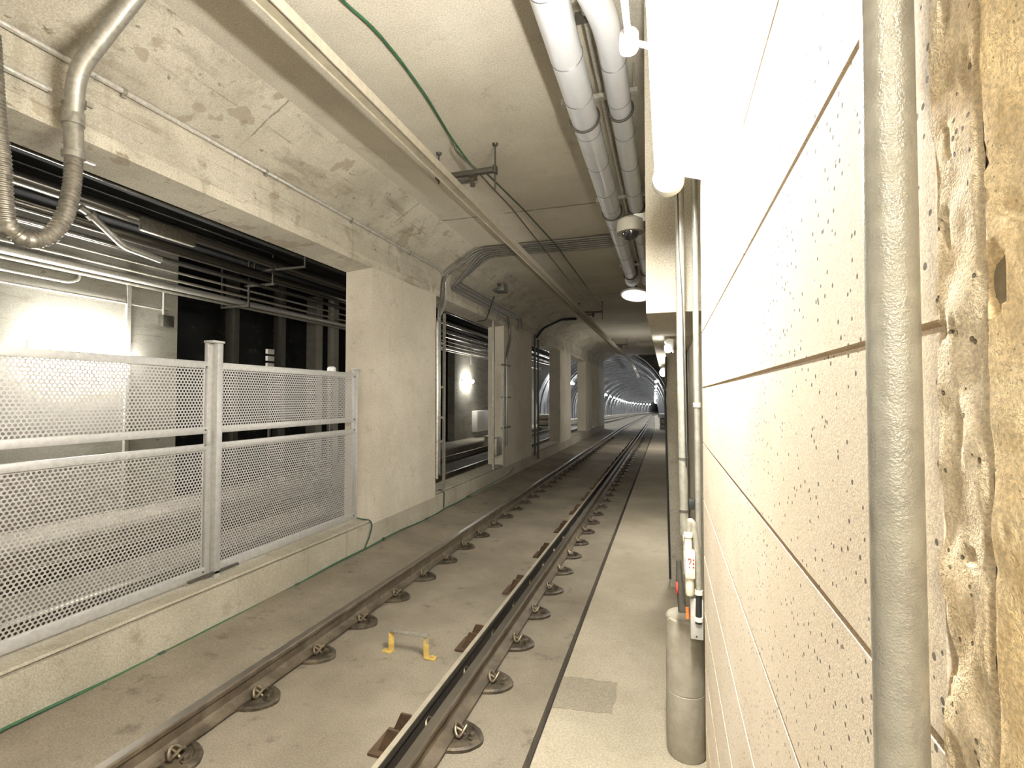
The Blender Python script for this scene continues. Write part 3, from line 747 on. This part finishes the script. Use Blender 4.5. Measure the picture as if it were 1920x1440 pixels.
q = MB(); q.tube([(c.x,9.9,c.z+.1),(c.x,9.9,CEIL)], .02, 10); q.build('stem', M['dkpaint'], t)

# ------------------------------------------------------------------ lamps on the right wall
def tube_lamp(label, x, z, y0, y1, r, mat, group=None, wall=None, bevel=True):
    t = thing('wall_lamp', label, 'lamp', (x, (y0+y1)/2, z-.06), group)
    w = wall if wall is not None else x+.1
    q = MB(); q.extrude([(w-.001 if w > x else w+.001, z-.035),(w-.001 if w > x else w+.001, z+.07),(x,z+.075),(x-(.03 if w > x else -.03),z+.055),(x,z+.02)], [(Vector((0,y0+.01,0)),Xv,Zv),(Vector((0,y1-.01,0)),Xv,Zv)]); q.build('housing', M['white'], t)
    q = MB(); n = 6; pts = [(x,y0,z)]; rr = [r*.35]
    for i in range(1, n): a = pi/2*i/n; pts.append((x, y0+r*(1-cos(a)), z)); rr.append(r*max(.35, sin(a)))
    pts.append((x,y0+r,z)); rr.append(r)
    e = [(x, y0+y1-p[1], z) for p in reversed(pts)]
    q.tube(pts+e, rr+list(reversed(rr)), 24); lab(q.build('diffuser', mat, t), 'glowing white tube')
    return t
tube_lamp('big glowing white tube lamp on the near right wall', .015, 3.175, 1.22, 2.50, .06, M['lamp_main'], wall=XR)
q = MB(); q.lathe((.015,2.492,3.175),(0,1,0),[(0,.03),(0,.072),(.02,.078),(.05,.078),(.055,.05)],24); lab(q.build('end_cap', M['grey'], bpy.data.objects['wall_lamp']), 'grey lamp end cap')
tube_lamp('small glowing lamp under the downstand beside the pilaster top', .015, 2.535, 4.45, 4.70, .032, M['lamp_small'], wall=.06)
tube_lamp('second small lamp farther under the downstand, above the white glare', -.06, 2.50, 8.2, 8.7, .05, M['lamp_small'], wall=.235)
tube_lamp('tube lamp on the right wall hidden behind the leaning post', .15, 2.38, 6.5, 7.7, .045, M['lamp_mid'], wall=.235)
tube_lamp('tube lamp on the right wall far along the walkway', .10, 2.55, 20.4, 21.6, .05, M['lamp_mid'], wall=.235)
# unseen fitting of the same type, added behind the camera as fill light
tube_lamp('added fill lamp behind the viewer on the near right wall', .015, 3.175, -1.9, -.62, .06, M['lamp_fill'], 'added lamps behind the viewer', wall=XR)

# ------------------------------------------------------------------ upright pipes, fittings and standpipe past the end of the block wall
t = thing('riser_pipe', 'thicker grey riser pipe with a wire beside the block wall end', 'pipe', (.08, 2.93, 1.3))
q = MB(); q.tube([(.079,2.93,3.42),(.079,2.93,2.3),(.088,2.93,1.33)], .024, 16); q.build('tube', M['riser'], t)
q = MB(); q.tube([(.064,2.905,3.35),(.075,2.903,2.9),(.083,2.904,2.72),(.088,2.905,2.6),(.096,2.904,2.0),(.10,2.905,1.72)], .004, 6); lab(q.build('wire', M['black'], t), 'thin dark wire tied to the pipe')
for z in (1.75, 1.46): 
    q = MB(); q.lathe((.086,2.93,z),(0,0,1),[(0,.024),(0,.028),(.012,.028),(.012,.024)],16); q.build('tie', M['dkpaint'], t)
t = thing('riser_pipe', 'thinner grey riser pipe against the block wall end', 'pipe', (.158, 2.93, 1.3))
q = MB(); q.tube([(.159,2.93,3.40),(.159,2.93,2.3),(.163,2.93,1.20)], .0165, 16); q.build('tube', M['riser'], t)
q = MB(); q.lathe((.160,2.93,2.04),(0,0,1),[(0,.018),(.004,.022),(.026,.022),(.03,.018)],16); q.build('coupling', M['galv'], t)
q = MB(); q.box((.112,2.92,1.475),(.145,2.96,1.53),.004); tag(q.build('pipe_clip', M['black']), 'small black clip block between the two riser pipes', 'clip')
t = thing('inline_filter', 'cream filter unit with red mark on the riser pipes', 'filter', (.11, 2.90, 1.0))
q = MB(); q.lathe((.107,2.90,1.255),(0,0,1),[(0,.019),(.07,.019),(.075,.024),(.095,.024),(.10,.018)],16); q.build('upper_cap', M['cream'], t)
q = MB(); q.box((.088,2.865,1.11),(.140,2.925,1.258),.006); q.build('case', M['cream'], t)
q = MB()
for pts in ([(.103,1.215),(.109,1.222),(.117,1.220),(.119,1.208),(.112,1.198),(.111,1.19)],[(.111,1.178),(.111,1.172)]):
    q.tube([(x,2.863,z) for x, z in pts], .0025, 6)
for i in range(3): q.box((.127,2.8625,1.17+.02*i),(.135,2.866,1.180+.02*i))
lab(q.build('red_mark', M['red'], t), 'small red printed mark')
q = MB(); q.lathe((.112,2.90,1.11),(0,0,-1),[(0,.02),(.01,.023),(.09,.023),(.10,.018)],16); q.build('nozzle', M['cream'], t)
q = MB(); q.box((.078,2.90,1.30),(.100,2.93,1.335),.004); q.box((.082,2.91,1.12),(.088,2.93,1.32)); q.build('mount', M['galv'], t)
t = thing('drain_hose', 'grey bent hose turning into a black hose with pale collars', 'hose', (.15, 2.91, .9))
q = MB(); q.tube(fillet([(.112,2.91,1.33),(.116,2.91,1.42),(.135,2.91,1.40),(.155,2.91,1.24),(.160,2.91,1.03)], .05), .017, 14); q.build('grey_hose', M['pipe'], t)
q = MB(); q.tube([(.160,2.91,1.04),(.156,2.905,.86)], .017, 14); lab(q.build('black_hose', M['black'], t), 'black rubber hose end')
for z in (1.03, .885): 
    q = MB(); q.lathe((.158,2.908,z-.012),(0,0,1),[(0,.019),(0,.022),(.024,.022),(.024,.019)],16); q.build('collar', M['cream'], t)
t = thing('terminal_box', 'small grey steel box below the cream filter', 'box', (.14, 2.92, .78))
q = MB(); q.box((.115,2.905,.77),(.182,2.96,.99),.005); q.build('case', M['grey'], t)
q = MB(); q.lathe((.146,2.905,.788),(0,-1,0),[(0,.005),(.003,.005)],8); q.build('screw', M['black'], t)
t = thing('drain_valve', 'dark valve with red handwheel and orange tip above the standpipe', 'valve', (.06, 2.95, .85))
q = MB(); q.tube([(.056,2.95,1.18),(.060,2.95,1.06),(.075,2.94,.90)], [.014,.02,.024], 12); q.build('body', M['dkpaint'], t)
q = MB(); q.tube([(.046+.0*i, 2.93+.026*cos(2*pi*i/14), 1.03+.030*sin(2*pi*i/14)) for i in range(14)], .006, 8, closed=True); q.tube([(.046,2.91,1.03),(.046,2.95,1.03)],.004,6); lab(q.build('handwheel', M['red'], t), 'red handwheel')
q = MB(); q.tube([(.098,2.93,.93),(.100,2.93,.87)], .010, 10); lab(q.build('tip', M['orange'], t), 'orange plug')
t = thing('standpipe', 'squat grey standpipe cylinder on the floor at the end of the block wall', 'standpipe', (.095, 3.12, .012))
q = MB(); q.lathe((.095,3.12,.012),(0,0,1),[(0,.105),(.02,.112),(.37,.112),(.372,.110),(.376,.110),(.378,.112),(.79,.112),(.80,.104),(.79,.098)],32); q.build('barrel', M['standpipe'], t)
q = MB(); q.lathe((.095,3.12,.80),(0,0,1),[(-.02,.099),(.0,.096)],28); q.lathe((.0,3.07,.80),(0,0,1),[(-.01,.008),(.015,.008)],8); q.build('lid', M['standpipe'], t)
# pilaster leaning on the right wall
t = thing('wall_post', 'narrow tall concrete post against the right wall beside the small lamp', 'post', (.1, 5.8, .012))
q = MB(); q.add([(.02,5.75,.012),(.23,5.75,.012),(.23,5.95,.012),(.02,5.95,.012),(-.01,5.75,2.72),(.13,5.75,2.72),(.23,5.95,2.72),(-.01,5.95,2.72)],[(3,2,1,0),(4,5,6,7),(0,1,5,4),(1,2,6,5),(2,3,7,6),(3,0,4,7)]); q.build('shaft', M['rwall'], t, smooth=False)
q = MB(); q.tube([(-.005,5.72,2.55),(-.01,5.72,2.25),(-.02,5.72,2.2),(.0,5.72,1.2),(.02,5.73,.1)], .012, 8); lab(q.build('cable', M['black'], t), 'black cable down the post edge')
# ------------------------------------------------------------------ big pipe in the right foreground
t = thing('wall_pipe', 'thick grey vertical pipe in the right foreground against the block wall', 'pipe', (.151, .411, 1.0))
q = MB(); q.tube([(.152,.409,.4),(.152,.409,2.0),(.152,.409,4.7)], .0157, 32); q.build('tube', M['pipe'], t)
q = MB(); q.tube([(.1655,.4455,2.335),(.1655,.4455,4.6)], .0042, 12); lab(q.build('white_conductor', M['white'], t), 'thin white cable beside the pipe')
struct(rough_sheet(.329, .3475, 2.148, 2.188, XR+.0045, .006, .0012, 5, thick=.04).build('trim_10', M['cracked']))

# ------------------------------------------------------------------ second track: lamps, pipes, objects
tube_lamp('bright tube lamp on the far wall behind the near fence panel', XF+.12, 2.80, 4.38, 5.66, .085, M['lamp_glare'], 'lamps of the second track', wall=XF)
tube_lamp('bright lamp on the far wall seen through the second opening', XF+.12, 2.80, 19.3, 20.3, .09, M['lamp_two'], 'lamps of the second track', wall=XF)
tube_lamp('lamp on the far wall seen at the edge of the third opening', XF+.12, 2.45, 29.2, 29.9, .09, M['lamp_two'], 'lamps of the second track', wall=XF)
tube_lamp('added fill lamp of the second track behind the viewer', XF+.12, 2.8, -2.6, -1.4, .06, M['lamp_fill'], 'added lamps behind the viewer', wall=XF)  # out of view, added to fill in light from behind
pl = [(-7.0,4.60,.10,'sooty'),(-7.35,4.42,.085,'sooty'),(-7.15,4.30,.02,'sooty'),(-7.25,4.20,.02,'sooty'),(-7.55,4.28,.04,'sooty'),(-7.70,4.16,.02,'galvdark'),(-7.85,4.06,.025,'galvdark'),(-8.0,3.97,.055,'galv'),(-8.2,3.93,.035,'galvdark'),(-6.4,4.70,.02,'sooty')]
names = ['uppermost thick dark','second thick dark','upper thin grey','lower thin grey','medium grey','upper pale thin','lower pale thin','bright lowest thick','bright lowest slim','topmost very thin']
for (x, z, r, m), nm in zip(pl, names):
    run('service_pipe', f'{nm} service pipe along the roof of the second track, behind the fence', 'pipe', [(x,YB,z),(x,YE-.2,z)], r, M[m], 0, 14, 'service pipes over the second track')
for k, y in enumerate((7.4, 13.4, 20.4)):
    t = thing('pipe_rack', ['nearest','middle','farthest'][k]+' dark steel rack hung from the roof holding the service pipes', 'pipe rack', (-7.5, y, 3.86), 'racks holding the service pipes')
    for z, xa, xb in ((4.52,-7.5,-6.3),(3.87,-8.3,-7.6),(4.25,-7.7,-7.0)):
        q = MB(); q.box((xa,y-.02,z-.04),(xb,y+.02,z-.005)); q.build('crossbar', M['dkpaint'], t)
    for x, z in ((-6.32,4.5),(-7.48,4.5),(-7.62,3.85),(-8.28,3.85),(-7.05,4.22)):
        q = MB(); q.box((x-.015,y-.015,z-.02),(x+.015,y+.015,CEIL)); q.build('hanger_rod', M['dkpaint'], t)
t = thing('pipe_bend', 'bare pipe with a kinked bend dropping among the service pipes', 'pipe', (-6.9, 4.2, 4.0))
a, c2, d = on(150,388,X=-6.85), on(168,400,X=-6.85), on(232,462,X=-6.85)
q = MB(); q.tube(fillet([a, c2, d, d+Vector((0,.5,-.05))], .08), .045, 14); q.build('tube', M['galv'], t)
q = MB(); q.lathe(c2, (d-c2), [(0,.05),(0,.065),(.06,.065),(.06,.05)], 14); q.build('coupling', M['galv'], t)
q = MB(); a = on(262,430,X=-6.8); e = on(365,462,X=-6.8)
q.box((-6.84,a.y,e.z-.02),(-6.76,e.y,e.z+.18),.03); tag(q.build('splice_box', M['galvdark']), 'glinting metal splice box among the service pipes', 'box')
# thin conduits on the far wall
run('conduit', 'long thin pale conduit across the far wall above the bright lamp', 'conduit', [(XF+.03,YB,3.62),(XF+.03,6.35,3.62)], .018, M['galv'], 0)
run('conduit', 'short pale conduit curving up near the roof of the far wall', 'conduit', [(XF+.03,YB,3.80),(XF+.03,4.85,3.78),(XF+.03,4.98,3.85),(XF+.03,4.98,3.95)], .022, M['galv'], .06)
t = thing('switch_box', 'small dark switch box with drop pipe at the end of the far wall', 'box', (XF+.05,6.25,3.4))
q = MB(); q.box((XF,6.2,3.32),(XF+.12,6.4,3.52),.01); q.build('case', M['dkpaint'], t)
q = MB(); q.tube([(XF+.05,6.25,3.5),(XF+.05,6.25,3.95)], .02, 10); q.build('drop_pipe', M['galv'], t)
# columns in the dark side chamber
for k, (y, x, m) in enumerate(((7.9,-8.55,'dark'),(9.2,-8.55,'dark'))):
    q = MB(); q.box((x-.12,y-.06,.2),(x+.12,y+.06,4.7)); tag(q.build('steel_column', M['dkpaint']), ['nearer faint steel column in the dark side chamber behind the fence','farther faint steel column in the dark side chamber behind the fence'][k], 'column')
q = MB(); q.box((-8.9,10.5,.2),(-8.6,10.75,4.7)); q.box((-8.6,10.95,.2),(-8.4,11.15,4.7)); tag(q.build('pale_column', M['farwall']), 'pale double column at the end of the dark side chamber', 'column')
def lit_sign(x, y, X):
    p = on(x, y, X=X); t = thing('marker_board', 'small pale striped marker on a post above the fence top rail', 'marker', (p.x, p.y, p.z-.2))
    q = MB(); q.tube([(p.x,p.y,.25),(p.x,p.y,p.z-.15)], .03, 10); q.build('pole', M['dkpaint'], t)
    for i in range(3):
        q = MB(); q.box((p.x-.03,p.y-.09,p.z-.13+.14*i),(p.x+.03,p.y+.09,p.z-.03+.14*i),.01); q.build('stripe_plate', M['cabinet'], t)
lit_sign(506, 678, -7.6)
p = on(652, 692, X=-6.9)
# white end of a lamp beyond the fence end
t = thing('signal_post', 'dark post with round white cap behind the end of the fence', 'post', (-4.6,5.95,0))
q = MB(); q.lathe((-4.6,5.95,2.40),(0,0,1),[(0,.05),(.02,.06),(.12,.06),(.14,.04)],16); lab(q.build('cap', M['white'], t), 'round white cap')
q = MB(); q.tube([(-4.6,5.95,0),(-4.6,5.95,2.41)], .025, 10); q.build('pole', M['dkpaint'], t)
# cabinet and bracket in the second opening
p = on(905, 790, X=XF+.25)
t = thing('wall_cabinet', 'pale grey cabinet on the far wall in the second opening', 'cabinet', (p.x, p.y, p.z-.5))
q = MB(); q.box((XF,p.y-.7,p.z-.45),(XF+.25,p.y+.7,p.z+.5),.01); q.build('case', M['cabinet'], t)
q = MB(); q.box((XF+.25,p.y-.65,p.z-.42),(XF+.27,p.y+.65,p.z+.47),.005); q.build('door', M['cabinet'], t)
p = on(892, 655, X=XF+.3)
run('conduit', 'white hooped conduit above the lamp in the second opening', 'conduit', [(p.x,p.y-.5,p.z-.7),(p.x,p.y-.5,p.z),(p.x,p.y+1.6,p.z+.08)], .045, M['white'], .2)
p = on(928, 832, X=-7.0)
t = thing('track_box', 'grey equipment box beside the second track low in the second opening', 'box', (p.x,p.y,.0))
q = MB(); q.box((-7.3,p.y-.5,.0),(-6.95,p.y+.5,p.z+.3),.02); q.build('case', M['grey'], t)
q = MB(); q.box((-7.32,p.y-.52,p.z+.3),(-6.93,p.y+.52,p.z+.36),.01); q.build('lid', M['grey'], t)
# stacked crates by the portals
def crates(x, y, label, green=False):
    t = thing('equipment_crate', label, 'crate', (x, y, .0)); z = at(y)[0].z
    for i in range(3):
        q = MB(); q.box((x-.35,y-.3,z+.02+.36*i),(x+.35,y+.3,z+.32+.36*i),.02); q.build('tier', M['galvdark'] if i < 2 or not green else M['cabinet'], t)
    q = MB(); q.box((x-.3,y-.25,z),(x+.3,y+.25,z+1.02)); q.build('core', M['dkpaint'], t)
crates(-.12, 34.5, 'dark stacked crate with pale top at the far end of the right walkway', True)
crates(-7.3, 29.8, 'dark stacked crate by the far wall seen through the third opening')
# third-opening lit frame edges: tunnel cable brackets along both sides, lamps of the bored tunnel
def make_tlamp():
    t = thing('tunnel_lamp', 'x', 'lamp', (0,0,0))
    q = MB(); q.tube([(0,-.6,0),(0,-.55,0),(0,.55,0),(0,.6,0)], [.03,.08,.08,.03], 12); q.build('tube', M['lamp_far'], t, origin=(0,0,0))
    q = MB(); q.box((-.05,-.62,.06),(.05,.62,.12)); q.build('housing', M['white'], t, origin=(0,0,0))
    return t
proto = make_tlamp(); first = True
for side, a_deg, n, s0 in (('left', 145, 22, 33.5), ('right', 33, 22, 37.5)):
    for k in range(n):
        s = s0 + 7.6*k
        a = radians(a_deg); r = TR-.22
        p, hd = at(s, TC + r*cos(a), TZ + r*sin(a))
        if k < 12: l = f'glowing lamp on the {side} side of the arched tunnel, {ORD[k]} from the portal'; g = f'lamps on the {side} side of the arched tunnel'
        else: l = f'tiny far glowing lamp on the {side} side of the arched tunnel, lost in the row'; g = f'far lamps on the {side} side of the arched tunnel'
        if first: proto.location = p; proto.rotation_euler = (0,0,hd); proto['label'] = l; proto['group'] = g; first = False
        else: copy_tree(proto, p, l, g, hd)

# ------------------------------------------------------------------ world and output look
w = bpy.data.worlds.new('world'); sc.world = w; w.use_nodes = True
bg = w.node_tree.nodes['Background']; bg.inputs[0].default_value = (1,.95,.85,1); bg.inputs[1].default_value = .6
vs_ = sc.view_settings; vs_.view_transform = 'Standard'; vs_.look = 'None'; vs_.gamma = 1; vs_.use_curve_mapping = False; vs_.exposure = .8
sc.cycles.use_denoising = True
sc.cycles.max_bounces = 8; sc.cycles.diffuse_bounces = 5; sc.cycles.glossy_bounces = 3
sc.cycles.sample_clamp_indirect = 6
